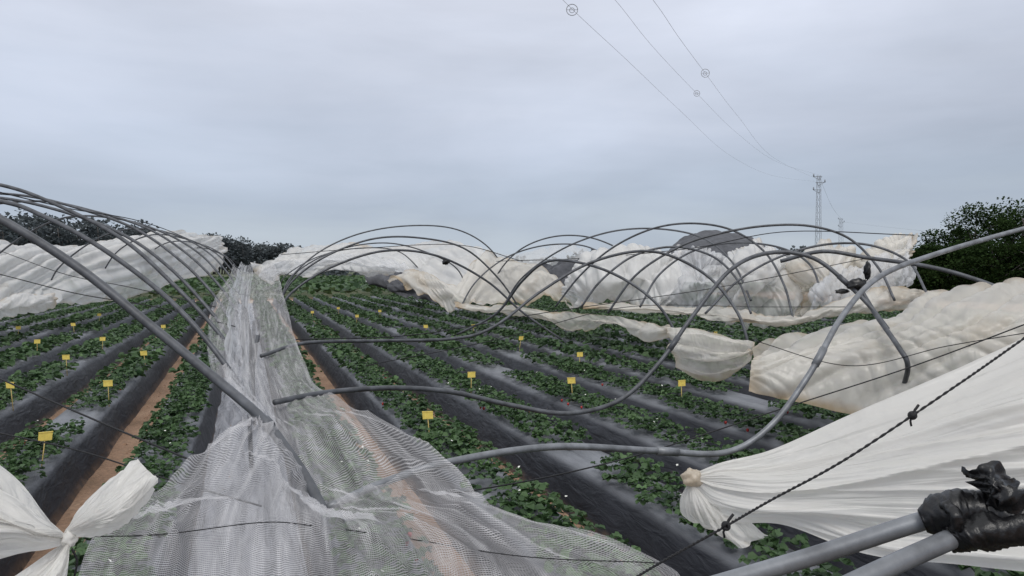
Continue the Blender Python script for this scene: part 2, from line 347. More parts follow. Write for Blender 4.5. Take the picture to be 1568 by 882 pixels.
for (x,y,z) in berries:
    o=len(V); r=0.012+0.005*rng.random(); V.append((x,y,z+0.012))
    for ring,(rr,zz) in enumerate(((0.8,0.008),(1.0,-0.006),(0.6,-0.022))):
        for k in range(7): a=k*0.8976; V.append((x+r*rr*math.cos(a),y+r*rr*math.sin(a),z+zz))
    V.append((x,y,z-0.028))
    for k in range(7):
        k2=(k+1)%7; Fc.append((o,o+1+k,o+1+k2)); Fc.append((o+1+k,o+8+k,o+8+k2,o+1+k2)); Fc.append((o+8+k,o+15+k,o+15+k2,o+8+k2)); Fc.append((o+22,o+15+k2,o+15+k))
mesh_obj("strawberries",V,Fc,M_red)
V=[];Fc=[]
for (x,y,z) in flowers:
    o=len(V); V.append((x,y,z)); tx,ty=rng.normal()*0.4,rng.normal()*0.4
    for k in range(10):
        a=k*0.6283; r=0.012 if k%2==0 else 0.007; dx,dy=r*math.cos(a),r*math.sin(a); V.append((x+dx,y+dy,z+0.004+dx*tx+dy*ty))
    for k in range(10): Fc.append((o,o+1+k,o+1+(k+1)%10))
mesh_obj("strawberry_flowers",V,Fc,M_flower,False)

# ------------------------------------------------------------------ yellow sticky traps
def box(V,Fc,c,ax,ay,az):
    o=len(V); c=np.array(c)
    for sx in(-1,1):
        for sy in(-1,1):
            for sz in(-1,1): V.append(c+sx*np.array(ax)+sy*np.array(ay)+sz*np.array(az))
    for f in((0,1,3,2),(4,6,7,5),(0,4,5,1),(2,3,7,6),(0,2,6,4),(1,5,7,3)): Fc.append(tuple(o+i for i in f))
traps=[(16,590),(75,668),(172,587),(106,547),(60,523),(220,541),(160,519),(28,502),(112,497),(250,500),(152,482),(655,636),(722,574),(888,543),(1044,587),(798,518),(735,499),(652,500),(552,484),(482,478),(1110,510),(518,472),(875,583),(596,476)]
for (u,v) in traps:
    p=PZ(u,v,0.64); x=min(BEDS,key=lambda b:abs(b-p[0])); x=x+np.clip(p[0]-x,-0.22,0.22); y=p[1]
    e=empty("yellow_sticky_trap"); a=rng.normal()*0.25; ax=np.array([math.cos(a),math.sin(a),0]); ay=np.array([-math.sin(a),math.cos(a),0]); tl=rng.normal()*0.08
    V=[];Fc=[]; z=np.array([tl,0,1.0]); z/=np.linalg.norm(z); c=np.array([x,y,0.64])
    box(V,Fc,c,ax*0.052,ay*0.003,z*0.036); box(V,Fc,c+z*0.037,ax*0.054,ay*0.006,z*0.004)
    mesh_obj("card",V,Fc,M_yel,False,e)
    tubes("stake",[([c+ay*0.008+z*0.04,c+ay*0.008-z*0.15,c+ay*0.008-z*0.34],0.005)],M_wood,6,e)

# ------------------------------------------------------------------ hoops
def hoop(pts,r=0.024,mat=None,name="tunnel_hoop",n=60,coup=()):
    w=cr([P(*q) for q in pts],n); L=[(w,r)]
    for c in coup:
        i=int(c*(n-3))+1; L.append((w[i-1:i+2],r*1.3))
    return tubes(name,L,mat or M_pipe,8)
hoop([(500,778,3.7),(590,738,3.9),(700,705,4.2),(850,684,4.6),(1000,690,5.0),(1110,693,5.2),(1180,652,5.3),(1240,572,5.4),(1290,484,5.7),(1345,425,6.0),(1430,390,6.5),(1568,350,7.4),(1700,318,8.4)],0.022,M_pipeL,n=90,coup=(0.35,0.62))
hoop([(420,616,5.2),(500,601,5.6),(600,594,6.0),(690,600,6.3),(780,620,6.5),(870,633,6.6),(950,612,6.8),(1010,555,7.0),(1060,485,7.2),(1120,412,7.4),(1180,387,7.6),(1245,395,7.5),(1300,437,7.3),(1345,485,7.1),(1385,550,6.9),(1380,620,6.8)],0.021,M_pipe,n=110,coup=(0.8,0.5))
hoop([(400,545,6.8),(470,525,7.5),(580,522,8.4),(700,518,9.0),(760,498,9.3),(830,445,9.6),(910,400,9.8),(1000,385,10),(1080,420,10),(1130,480,9.6),(1150,545,9.4)],0.019)
hoop([(1195,400,8.6),(1260,385,8.4),(1330,395,8.2),(1420,408,7.8),(1500,430,7.5),(1600,470,7.2)],0.022)
hoop([(1310,430,7.4),(1340,480,7.1),(1375,530,6.5),(1390,560,6.4),(1382,600,6.7),(1375,650,7.2)],0.022)
hoop([(495,782,3.6),(470,735,3.75),(440,690,3.9),(400,640,4.1),(330,580,4.3),(230,498,4.5),(120,410,4.6),(0,335,4.7),(-130,272,4.8),(-320,220,4.9)],0.027,M_pipe,n=90,coup=(0.32,))
LH=[
 [(378,605,5.6),(345,558,5.7),(290,490,5.8),(225,430,6.0),(140,370,6.2),(60,328,6.4),(0,308,6.6),(-150,285,6.9)],
 [(368,560,7.0),(335,510,7.1),(270,440,7.2),(190,368,7.5),(90,315,7.8),(0,283,8.1),(-140,262,8.5)],
 [(362,530,8.5),(325,480,8.6),(262,412,8.8),(190,360,9.2),(100,325,9.6),(0,303,10),(-120,300,10.3)],
 [(362,505,10.2),(330,455,10.3),(280,402,10.5),(210,352,10.9),(130,322,11.3),(40,300,11.8),(-80,292,12.3)],
 [(364,480,12),(338,440,12.1),(292,393,12.4),(230,352,12.8),(150,325,13.3),(60,308,13.9),(-60,318,14.5)],
 [(366,465,14.2),(342,428,14.3),(305,388,14.6),(250,356,15),(180,335,15.6),(100,333,16.2),(30,365,16.8),(-40,420,17)],
 [(368,452,17),(350,420,17.1),(318,386,17.4),(270,360,17.8),(210,350,18.3),(150,365,19),(90,410,19.4),(70,455,19.5)],
 [(371,445,20.5),(355,415,20.6),(328,386,21),(285,366,21.4),(230,360,21.9),(180,385,22.4),(150,430,22.6)],
 [(373,440,25),(360,412,25),(338,388,25.4),(300,372,25.8),(255,372,26.2),(215,400,26.6),(200,430,26.8)],
 [(374,436,30),(364,412,30),(345,392,30),(312,380,31),(275,385,31.6),(250,415,32)],
]
for h in LH: hoop(h,0.020)
RH=[
 [(432,452,18),(445,425,18.2),(490,385,18.6),(550,358,18.9),(620,346,19.2),(690,349,19.6),(740,372,19.9),(770,410,20.1),(780,462,20.2)],
 [(428,462,14.5),(450,428,14.6),(500,392,14.8),(570,366,15.1),(640,364,15.5),(710,380,15.9),(762,425,16.2),(800,478,16.4)],
 [(432,448,21),(460,412,21.3),(520,382,21.6),(590,372,22),(650,385,22.4),(700,412,22.7),(720,460,22.8)],
 [(424,480,11.5),(450,445,11.6),(510,408,11.8),(590,384,12.2),(670,392,12.6),(745,430,13),(800,478,13.2),(860,520,13.2)],
 [(425,445,25),(440,420,25),(490,392,25.4),(550,380,25.6),(610,385,26),(650,420,26.5)],
 [(745,462,19.5),(765,415,19.3),(800,380,19.2),(850,362,19),(905,364,18.8),(960,388,18.6),(1000,425,17.4),(1012,478,16.8)],
 [(770,470,17),(800,425,16.8),(860,382,16.6),(930,356,16.3),(1000,350,16),(1070,362,15.0),(1120,400,13.5),(1150,460,12.6)],
 [(850,470,15),(890,420,14.8),(940,378,14.6),(1000,350,14.3),(1060,342,14),(1120,352,13.5),(1170,385,12.8),(1200,435,12.2),(1215,490,11.8)],
 [(930,480,12.6),(975,420,12.5),(1040,378,12.4),(1100,358,12.3),(1170,346,12.1),(1240,346,11.9),(1300,365,11.8),(1345,410,11.4),(1370,460,11)],
 [(700,480,18.2),(730,430,18.5),(780,392,19),(840,375,20),(900,378,20),(950,410,19),(965,460,16.5)],
 [(980,470,13),(1010,420,13.5),(1060,385,14),(1120,372,14),(1190,378,13.5),(1240,405,12.6),(1260,460,12)],
 [(1040,520,9.8),(1010,470,9.9),(960,430,10.1),(900,405,10.4),(840,400,10.8),(800,430,11.2),(760,480,11.6),(700,512,11.8)],
 [(1080,480,11.6),(1130,430,11.8),(1190,395,12),(1260,375,12),(1330,375,12),(1390,400,11.6),(1420,450,10.6)],
 [(890,470,12.8),(920,430,12.8),(970,392,12.9),(1030,378,13),(1090,392,12.6),(1130,430,12),(1150,480,11.6)],
]
for h in RH: hoop(h,0.019)
L=[]
for y in np.arange(8.2,46,2.2):
    p0=np.array([0.02+0.05*rng.normal(),y,0.0]); L.append(([p0,p0+[0.03*rng.normal(),0,0.8],p0+[0.06*rng.normal(),0,1.40]],0.022))
tubes("leg_posts",L,M_pipe)

# ------------------------------------------------------------------ cords and wires
def cord(pts,r=0.006,name="support_cord",n=40,knots=(),mat=None):
    w=cr([P(*q) for q in pts],n); e=tubes(name,[(w,r)],mat or M_rope,6)
    for k in knots:
        i=int(k*(n-1)); c=w[i]; Lk=[]
        for q in range(5):
            d0=rng.normal(size=3); d0/=np.linalg.norm(d0); d1=np.cross(d0,rng.normal(size=3)); d1/=np.linalg.norm(d1)
            Lk.append(([c+0.012*(d0*math.cos(t)+d1*math.sin(t)) for t in np.linspace(0,6.0,14)],0.0055))
        Lk.append(([c,c+np.array([0.012,0,0.02]),c+np.array([0.03,0,0.038])],0.005)); Lk.append(([c,c-[0.01,0,0.02],c-[0.005,0,0.04]],0.004))
        tubes("knot",Lk,M_rope,6,e)
    return e
rp=[(940,905,2.5),(1010,862,2.55),(1100,812,2.6),(1180,766,2.65),(1300,700,2.75),(1465,590,2.9),(1568,518,3.0),(1700,425,3.2)]
w=cr([P(*q) for q in rp],420); e=cord(rp,0.0028,"black_rope",50,(0.315,0.66))
for ph in (0,math.pi):
    tubes("strand",[([w[i]+0.0026*(math.cos(i*0.75+ph)*rt+math.sin(i*0.75+ph)*up) for i in range(420)],0.003)],M_rope,6,e)
cord([(0,580,4.5),(150,645,4.0),(310,712,3.6)],0.005)
cord([(0,420,9),(120,450,9),(240,470,9),(360,500,8)],0.006)
cord([(-40,655,4.5),(120,690,4.2),(260,735,4.0),(400,775,3.6)],0.004)
cord([(690,757,4.4),(850,728,4.9),(1000,690,5.6),(1200,625,6.0),(1400,560,6.0),(1600,485,5.6)],0.005)
cord([(450,520,7.5),(640,512,8.6),(840,478,10),(1100,440,11.5),(1330,395,12)],0.006)
cord([(1150,520,7.0),(1300,560,6.6),(1450,530,6.2),(1600,505,5.8)],0.004)
cord([(760,400,18),(900,395,16),(1060,380,14),(1200,355,12.5),(1400,360,11)],0.008)
cord([(370,405,24),(250,350,14),(100,318,9.8),(-60,280,7.6)],0.007)
cord([(0,384,14),(100,420,13),(200,440,11),(330,470,9)],0.006)
cord([(430,390,20),(560,380,19),(700,375,18),(800,400,17)],0.009)
cord([(560,560,8),(760,520,9),(960,470,11),(1160,470,10.8),(1300,470,9)],0.005)

# ------------------------------------------------------------------ polythene sheets
sheet("torn_polythene_cover",[dict(rows=rowsP([
 [(-160,372,17),(0,372,20),(100,366,23),(200,362,27),(290,358,32),(346,361,36)],
 [(-160,395,15.5),(0,395,18),(100,390,21),(200,382,25),(290,375,31),(346,375,36)],
 [(-160,435,14.5),(0,435,17),(90,430,19.5),(190,415,24),(280,395,30),(345,390,36)],
 [(-160,480,14.5),(0,474,16.5),(60,466,18.5),(150,462,22),(240,445,28),(338,415,36)]]),
 nu=170,nv=60,amp=0.36,fu=9,fv=2.2,seed=1,amp2=0.03,ragged=0.2,diag=2.2),
 dict(rows=rowsP([[(-100,450,14),(-20,458,15.5),(30,450,17),(85,446,18)],[(-100,475,13.6),(-20,474,15.0),(30,470,16.4),(90,460,18)],[(-100,492,14),(-20,486,15.2),(30,484,16.6),(88,472,18.2)]]),nu=60,nv=20,amp=0.18,fu=6,fv=2,seed=5,amp2=0.04,ragged=0.15)],M_white)
sheet("clear_polythene_cover",[dict(rows=rowsP([
 [(385,404,36),(430,380,34),(480,370,32),(560,370,30),(650,375,28),(740,384,26)],
 [(388,414,33),(440,396,31),(500,382,30),(570,383,28.5),(660,392,27),(745,405,25)],
 [(395,424,32),(445,411,30),(510,399,29),(590,408,27),(670,425,26),(750,432,24)],
 [(410,430,31),(450,422,30),(520,415,29),(600,424,27),(665,450,25),(755,462,23.5)]]),nu=150,nv=50,amp=0.38,fu=9,fv=2.2,seed=2,amp2=0.04,ragged=0.3,diag=2.0)],M_white)
sheet("torn_polythene_cover",[dict(rows=rowsP([
 [(390,418,30),(430,400,27),(470,390,26),(520,384,25),(570,390,24.5),(620,402,24)],
 [(398,424,29),(440,410,26.5),(480,400,25),(530,398,24),(590,408,24),(635,425,23.5)],
 [(412,430,28),(445,420,26),(490,409,24.8),(550,408,24),(610,420,24),(650,438,23)]]),nu=90,nv=30,amp=0.24,fu=7,fv=2,seed=3,amp2=0.04,ragged=0.25)],M_wclear)
sheet("torn_polythene_cover",[dict(rows=rowsP([
 [(590,420,20),(630,412,20),(665,425,19.5),(700,435,19),(740,385,20),(770,390,20),(830,406,19.5),(872,434,19)],
 [(600,430,19.6),(640,430,19.4),(675,448,19),(705,450,18.5),(745,415,19.3),(790,420,19),(835,428,19),(874,450,18.6)],
 [(622,438,19.3),(655,455,19.2),(688,476,18.8),(712,466,18.3),(755,458,18.8),(800,458,18.6),(840,462,18.6),(880,464,18.3)]]),nu=150,nv=36,amp=0.22,fu=10,fv=2,seed=4,amp2=0.04,ragged=0.25)],M_dirty)
# collapsed covers, one per tunnel bay, with gaps between the bays
cols=[(866,452,466,18,15.8,0.3),(880,426,468,18,15.6,0.9),(905,400,469,18,15.3,1.3),(945,381,469,17.7,15.0,1.5),(990,374,470,17.3,14.8,1.4),(1020,373,470,17,14.6,1.1),(1042,384,470,16.9,14.5,0.6)]
sheet("crumpled_polythene_cover",[dict(rows=drape(cols,6),nu=150,nv=70,amp=0.42,fu=7,fv=2.2,seed=6,amp2=0.04,ragged=0.15,diag=1.8)],M_white)
cols=[(1022,398,474,16.2,14.4,0.3),(1036,378,476,16.2,14.2,0.8),(1058,368,478,16.1,14.0,1.1),(1085,372,482,16,13.9,1.2),(1104,386,484,16,13.8,0.8),(1116,410,486,16,13.8,0.3)]
sheet("crumpled_polythene_cover",[dict(rows=drape(cols,6),nu=110,nv=60,amp=0.32,fu=5,fv=2.2,seed=7,amp2=0.04,ragged=0.15,diag=1.6)],M_wclear)
cols=[(1104,404,486,15.4,13.7,0.3),(1118,376,488,15.4,13.6,0.9),(1150,364,489,15.4,13.5,1.5),(1190,369,490,15.3,13.3,1.3),(1214,386,490,15.2,13.1,0.7),(1230,412,488,15.1,13.1,0.2)]
sheet("crumpled_polythene_cover",[dict(rows=drape(cols,6),nu=130,nv=70,amp=0.38,fu=6,fv=2.4,seed=8,amp2=0.04,ragged=0.12,diag=1.8)],M_white)
cols=[(1216,404,486,14.6,13.0,0.3),(1236,386,486,14.6,12.9,0.8),(1264,378,482,14.6,12.8,1.2),(1292,384,474,14.4,12.7,0.9),(1314,398,468,14.2,12.6,0.4),(1338,372,460,14.2,12.7,0.7,-4),(1370,356,448,14,12.8,0.7,-10),(1400,358,430,13.9,13.1,0.4,-16)]
sheet("crumpled_polythene_cover",[dict(rows=drape(cols,6),nu=170,nv=70,amp=0.36,fu=8,fv=2.4,seed=9,amp2=0.04,ragged=0.12,diag=2.0)],M_dirty)
cols=[(1240,440,478,12.6,12.0,0.2),(1262,428,474,12.6,11.9,0.35),(1290,412,470,12.6,11.8,0.4),(1320,405,464,12.6,11.8,0.4),(1345,392,455,12.6,11.8,0.3),(1372,376,446,12.8,12.0,0.3),(1396,362,432,13.0,12.4,0.2)]
sheet("crumpled_polythene_cover",[dict(rows=drape(cols,5),nu=110,nv=40,amp=0.22,fu=7,fv=2.2,seed=16,amp2=0.03,ragged=0.15)],M_wclear)
sheet("dirty_polythene_strip",[dict(rows=rowsP([
 [(890,462,14.2),(980,462,13.6),(1060,468,13),(1120,474,12.4),(1200,480,11.9),(1290,457,11.5),(1370,444,11.3),(1442,443,11)],
 [(892,468,14),(980,470,13.4),(1060,476,12.8),(1122,484,12.1),(1200,491,11.6),(1290,470,11.3),(1370,460,11.1),(1446,455,10.8)],
 [(895,473,14),(980,476,13.4),(1060,483,12.8),(1125,491,12.1),(1200,499,11.7),(1290,480,11.4),(1370,475,11.2),(1440,466,10.9)]]),nu=150,nv=18,amp=0.11,fu=13,fv=2,seed=7,amp2=0.02,ragged=0.06)],M_dirty)
sheet("hanging_polythene_swag",[dict(rows=rowsP([
 [(695,460,15),(740,466,14.6),(790,464,14),(850,474,13.2),(880,478,12.6),(930,483,12),(985,490,11.2),(1028,500,10.4)],
 [(698,470,14.7),(745,474,14.3),(795,476,13.7),(858,490,12.9),(890,492,12.4),(940,496,11.8),(985,506,11),(1026,508,10.2)],
 [(702,474,14.8),(750,476,14.5),(800,484,13.9),(868,502,13.0),(905,504,12.5),(935,494,12),(985,522,11.1),(1022,518,10.3)]]),nu=140,nv=22,amp=0.10,fu=13,fv=1.5,seed=8,amp2=0.02)],M_dirty)
sheet("hanging_polythene_swag",[dict(rows=rowsP([
 [(1022,500,8.4),(1060,503,8.2),(1100,512,8),(1135,520,7.8),(1155,528,7.7)],
 [(1024,520,8.2),(1062,530,7.8),(1100,535,7.6),(1135,535,7.6),(1154,535,7.6)],
 [(1028,545,8.2),(1068,558,7.8),(1108,560,7.6),(1138,552,7.6),(1152,540,7.6)],
 [(1036,562,8.4),(1078,580,8.1),(1115,574,7.9),(1140,560,7.8),(1151,545,7.7)]]),nu=70,nv=44,amp=0.09,fu=1.5,fv=6,seed=9,amp2=0.02)],M_dirty)
sheet("fallen_polythene_cover",[dict(rows=rowsP([
 [(1150,522,7.7),(1215,497,7.9),(1300,484,7.9),(1370,486,7.6),(1430,455,7.6),(1500,440,7.3),(1580,425,7.0),(1720,410,6.8)],
 [(1152,540,7.3),(1215,518,7.3),(1300,505,7.2),(1370,505,7.0),(1430,485,6.8),(1500,470,6.6),(1580,462,6.4),(1720,455,6.2)],
 [(1150,565,7.1),(1215,555,7.0),(1300,548,6.9),(1370,550,6.7),(1430,535,6.5),(1500,520,6.3),(1580,505,6.1),(1720,500,5.9)],
 [(1146,600,7.0),(1215,615,6.9),(1290,632,6.8),(1340,636,6.6),(1420,620,6.4),(1500,600,6.2),(1580,590,6.0),(1720,590,5.8)]]),
 nu=200,nv=80,amp=0.13,fu=7,fv=2.6,seed=10,amp2=0.015,diag=2.0)],M_dirty)
kn=P(1060,732,3.45)
front=empty("tied_polythene_sheet")
sheet("sheet",[dict(rows=rowsP([
 [(1062,726,3.45),(1064,729,3.44),(1064,733,3.43),(1064,737,3.44),(1060,740,3.45)],
 [(1110,706,3.5),(1110,718,3.42),(1105,740,3.38),(1095,765,3.4),(1060,775,3.5)],
 [(1180,688,3.5),(1185,712,3.38),(1180,745,3.3),(1160,782,3.3),(1118,800,3.42)],
 [(1280,648,3.5),(1290,690,3.3),(1290,740,3.2),(1270,790,3.2),(1200,805,3.35)],
 [(1400,600,3.45),(1415,660,3.2),(1415,730,3.1),(1400,800,3.1),(1330,850,3.2)],
 [(1530,535,3.4),(1545,620,3.1),(1545,720,3.0),(1530,800,3.0),(1480,862,3.1)],
 [(1720,430,3.3),(1740,560,3.0),(1740,700,2.9),(1720,800,2.9),(1680,880,3.0)]]),
 nu=130,nv=170,amp=0.09,fu=8,fv=1.8,seed=11,amp2=0.02,apex=True),
 dict(rows=rowsP([
 [(1052,742,3.45),(1058,744,3.44),(1062,744,3.44),(1066,742,3.45)],
 [(1042,765,3.5),(1062,772,3.44),(1085,775,3.42),(1110,772,3.45)],
 [(1044,782,3.55),(1075,800,3.46),(1110,812,3.42),(1150,800,3.45)],
 [(1060,790,3.6),(1100,815,3.5),(1132,838,3.42),(1165,815,3.5)]]),nu=50,nv=40,amp=0.06,fu=6,fv=1.2,seed=12,amp2=0.02,apex=True)],M_front,front)
def blob(name,c,r,parent,mat,seed=0,sx=(1,1,1)):
    V=[];Fc=[];a=22;b=14
    for j in range(b+1):
        for i in range(a):
            th=math.pi*j/b; ph=2*math.pi*i/a; d=np.array([math.sin(th)*math.cos(ph)*sx[0],math.sin(th)*math.sin(ph)*sx[1],math.cos(th)*sx[2]])
            k=1+0.35*noise.noise(Vector(d*2.2)+Vector((seed,0,0)))+0.12*math.sin(ph*3+th*5); V.append(c+d*r*k)
    for j in range(b):
        for i in range(a): i2=(i+1)%a; Fc.append((j*a+i,(j+1)*a+i,(j+1)*a+i2,j*a+i2))
    return mesh_obj(name,V,Fc,mat,True,parent,[(v[0],v[2]) for v in V],{'edge':[1.0]*len(V),'tint':[0.5]*len(V)})
blob("knot",kn,0.042,front,M_dirty,2,(1.1,1,0.9))
kb=empty("knotted_polythene_bundle")
sheet("cloth",[
 dict(rows=rowsP([[(98,818,2.1),(103,815,2.08),(108,818,2.08),(112,824,2.1)],
   [(120,785,2.12),(140,790,2.03),(152,805,2.02),(150,818,2.1)],
   [(160,748,2.15),(185,758,2.05),(205,780,2.02),(190,806,2.1)],
   [(205,722,2.2),(225,730,2.12),(245,735,2.1),(232,762,2.15)]]),nu=46,nv=40,amp=0.05,fu=5,fv=1.2,seed=21,amp2=0.01,apex=True),
 dict(rows=rowsP([[(100,818,2.1),(102,822,2.08),(101,828,2.08),(98,832,2.1)],
   [(60,785,2.1),(66,808,2.0),(62,830,2.0),(55,842,2.08)],
   [(0,735,2.1),(0,775,1.95),(0,815,1.93),(0,850,2.0)],
   [(-120,660,2.1),(-130,740,1.9),(-130,820,1.9),(-120,880,1.95)]]),nu=70,nv=50,amp=0.065,fu=7,fv=1.2,seed=22,amp2=0.012,apex=True),
 dict(rows=rowsP([[(96,830,2.1),(101,834,2.07),(106,834,2.07),(108,830,2.1)],
   [(50,860,2.05),(75,868,2.0),(98,866,2.0),(104,860,2.08)],
   [(-30,900,2.0),(25,915,1.93),(80,912,1.93),(108,900,2.05)],
   [(-140,960,2.0),(-20,980,1.9),(70,975,1.9),(110,960,2.0)]]),nu=66,nv=36,amp=0.06,fu=7,fv=1.2,seed=23,amp2=0.012,apex=True)],M_front,kb)
blob("knot",P(105,826,2.08),0.020,kb,M_front,5,(1,1,1.1))
tubes("tie_cord",[(cr([P(110,840,2.06),P(118,860,2.07),P(112,890,2.07)],10),0.003)],M_rope,6,kb)

# ------------------------------------------------------------------ insect net over the leg row
sheet("insect_net",[dict(rows=rowsP([
 [(60,1120,1.9),(260,1120,1.9),(430,1110,1.95),(600,1110,2.0),(800,1080,2.1),(1050,1010,2.3)],
 [(140,830,2.55),(290,820,2.65),(430,800,2.8),(560,815,2.85),(760,850,2.75),(1015,862,2.7)],
 [(225,768,3.0),(330,752,3.05),(430,742,3.3),(500,775,3.6),(600,765,3.5),(765,790,3.3)],
 [(320,690,3.6),(370,668,3.7),(420,680,3.9),(478,742,3.8),(570,735,3.9),(705,722,3.9)],
 [(372,636,4.2),(392,634,4.15),(412,652,4.1),(450,690,4.4),(510,650,4.8),(585,640,4.9)],
 [(325,575,5.2),(358,590,5.0),(390,625,5.0),(420,625,5.2),(450,608,5.5),(490,596,5.8)],
 [(318,510,7.0),(345,525,6.8),(370,550,6.8),(395,550,7.0),(420,535,7.2),(452,518,7.4)],
 [(330,455,10.5),(350,465,10.2),(372,478,10.2),(393,478,10.4),(412,468,10.6),(435,453,11)],
 [(350,425,17),(362,433,17),(376,438,17),(392,438,17),(408,433,17),(427,425,17)],
 [(357,404,28),(366,411,28),(378,416,28),(390,416,28),(403,411,28),(420,404,28)]]),
 nu=150,nv=260,amp=0.055,fu=11,fv=18,seed=30,amp2=0.015,metric=2.6,diag=0.4)],M_net)
sheet("bunched_gutter_film",[dict(rows=rowsP([
 [(345,600,5.0),(362,612,4.95),(384,636,4.9),(394,642,4.9)],
 [(345,520,6.9),(356,535,6.8),(372,558,6.8),(382,562,6.9)],
 [(350,458,10.3),(358,470,10.2),(370,480,10.2),(382,480,10.3)],
 [(360,426,17),(366,434,16.9),(376,439,16.9),(385,437,17)],
 [(366,406,28),(371,411,28),(380,413,28),(389,407,28)],
 [(370,400,36),(374,405,36),(381,406,36),(392,400,36)]]),nu=30,nv=160,amp=0.05,fu=6,fv=14,seed=33,amp2=0.02,diag=0.3)],M_thin)
cord([(120,822,2.5),(250,818,2.58),(400,800,2.75),(480,805,2.82),(620,824,2.82),(800,852,2.74),(1010,862,2.68)],0.002,"net_edge_cord")

# ------------------------------------------------------------------ taped pipe joint, bottom right
J=empty("taped_pipe_joint")
tubes("pipe_long",[(cr([P(1060,905,1.55),P(1250,850,1.5),P(1440,790,1.45),P(1600,760,1.4)],20),0.018)],M_pipeL,20,J)
tubes("pipe_short",[(cr([P(1240,925,1.3),P(1360,868,1.35),P(1480,815,1.4)],16),0.018)],M_pipeL,20,J)
def wrap(name,pts,n,rf,sides=40,s=0.006,sd=0):
    w=cr([P(*q) for q in pts],n); T=np.gradient(w,axis=0); T/=np.linalg.norm(T,axis=1)[:,None]; a=np.cross(T[0],[0,0,1.]); a/=np.linalg.norm(a); V=[];Fc=[]
    for i in range(n):
        b=np.cross(T[i],a)
        for k in range(sides):
            an=2*math.pi*k/sides; ph=i*0.16+an*(0.35 if sd%2 else -0.3)+1.2*noise.noise(Vector((math.cos(an),math.sin(an)+sd,i*0.05)))
            lap=((ph/1.0)%1.0)*0.003; lump=0.008*noise.noise(Vector((math.cos(an)*1.1,math.sin(an)*1.1,i*0.07+sd*3)))
            r=rf(i/(n-1))+lap+lump; V.append(w[i]+r*(math.cos(an)*a+math.sin(an)*b))
    for i in range(n-1):
        for k in range(sides): k2=(k+1)%sides; Fc.append((i*sides+k,i*sides+k2,(i+1)*sides+k2,(i+1)*sides+k))
    Fc.append(tuple(range(sides))[::-1]); Fc.append(tuple((n-1)*sides+k for k in range(sides)))
    mesh_obj(name,V,Fc,M_black,True,J)
wrap("tape_wrap",[(1412,798,1.44),(1470,783,1.42),(1520,788,1.40),(1600,798,1.38)],90,lambda t:0.020+0.020*min(1,t*3.5)+0.006*math.sin(t*9),sd=1)
wrap("tape_wrap_lower",[(1450,828,1.40),(1500,815,1.38),(1580,806,1.36)],60,lambda t:0.020+0.013*min(1,t*3),sd=2)
wrap("tape_band",[(1448,772,1.405),(1462,790,1.375),(1466,812,1.375)],24,lambda t:0.010,16,sd=3)
sheet("tape_flap",[dict(rows=rowsP([[(1500,775,1.4),(1515,770,1.38),(1535,772,1.38),(1555,778,1.4)],[(1503,745,1.42),(1515,742,1.37),(1530,748,1.36),(1550,752,1.4)],[(1484,710,1.44),(1500,722,1.4),(1520,706,1.4),(1542,728,1.44)]]),nu=30,nv=24,amp=0.02,fu=3,fv=2,seed=40,amp2=0.01),
 dict(rows=rowsP([[(1520,780,1.38),(1540,780,1.36),(1560,785,1.38)],[(1510,758,1.38),(1545,755,1.35),(1568,760,1.38)],[(1480,738,1.42),(1520,732,1.38),(1556,738,1.42)]]),nu=24,nv=18,amp=0.02,fu=3,fv=2,seed=41,amp2=0.01)],M_black,J)

bd=empty("snagged_black_plastic"); blob("lump",P(1312,436,7.3),0.08,bd,M_black,3,(1.3,1,0.7)); blob("tail",P(1328,414,7.3),0.045,bd,M_black,7,(0.6,0.8,1.8)); blob("strand",P(1290,446,7.3),0.045,bd,M_black,17,(1.8,0.8,0.5))
bd=empty("snagged_black_plastic"); blob("lump",P(683,401,15),0.06,bd,M_black,9,(1.2,1,0.9))
sheet("shade_net_mound",[dict(rows=rowsP([
 [(1030,374,34),(1050,360,34),(1085,353,34),(1130,356,34),(1160,365,34),(1172,378,34)],
 [(1020,387,32),(1050,380,31),(1090,374,31),(1130,376,31),(1160,382,32),(1185,392,32)],
 [(1010,410,31),(1050,410,30),(1090,410,30),(1130,410,30),(1165,410,30),(1200,412,31)]]),nu=60,nv=20,amp=0.12,fu=6,fv=2,seed=50,amp2=0.05)],M_shn)
sheet("collapsed_shade_net",[dict(rows=rowsP([
 [(560,415,34),(640,408,34),(720,412,33),(800,402,24),(870,398,22),(920,400,22)],
 [(560,430,33),(640,430,33),(720,432,32),(800,425,23),(870,420,21.5),(920,420,21.5)],
 [(580,446,33),(640,450,32),(720,450,32),(800,450,22.5),(870,450,21.5),(920,448,21.5)]]),nu=80,nv=20,amp=0.3,fu=9,fv=2,seed=51,amp2=0.1)],M_shn)
sheet("collapsed_shade_net",[dict(rows=rowsP([
 [(585,424,22),(610,418,22),(640,424,21.5),(668,440,21)],[(592,436,21.8),(615,436,21.6),(642,442,21.2),(670,454,20.8)],[(605,446,21.8),(622,452,21.6),(645,458,21.2),(672,464,20.8)]]),nu=40,nv=16,amp=0.15,fu=5,fv=2,seed=52,amp2=0.05)],M_shn)
sheet("distant_tunnel_covers",[dict(rows=drape([(u,(388 if u<900 else 396)-10*abs(math.sin((u-640)*0.021)),432,60,56,1.5) for u in range(560,1500,18)],5),nu=260,nv=20,amp=0.4,fu=30,fv=2,seed=61,amp2=0.1)],M_wclear)

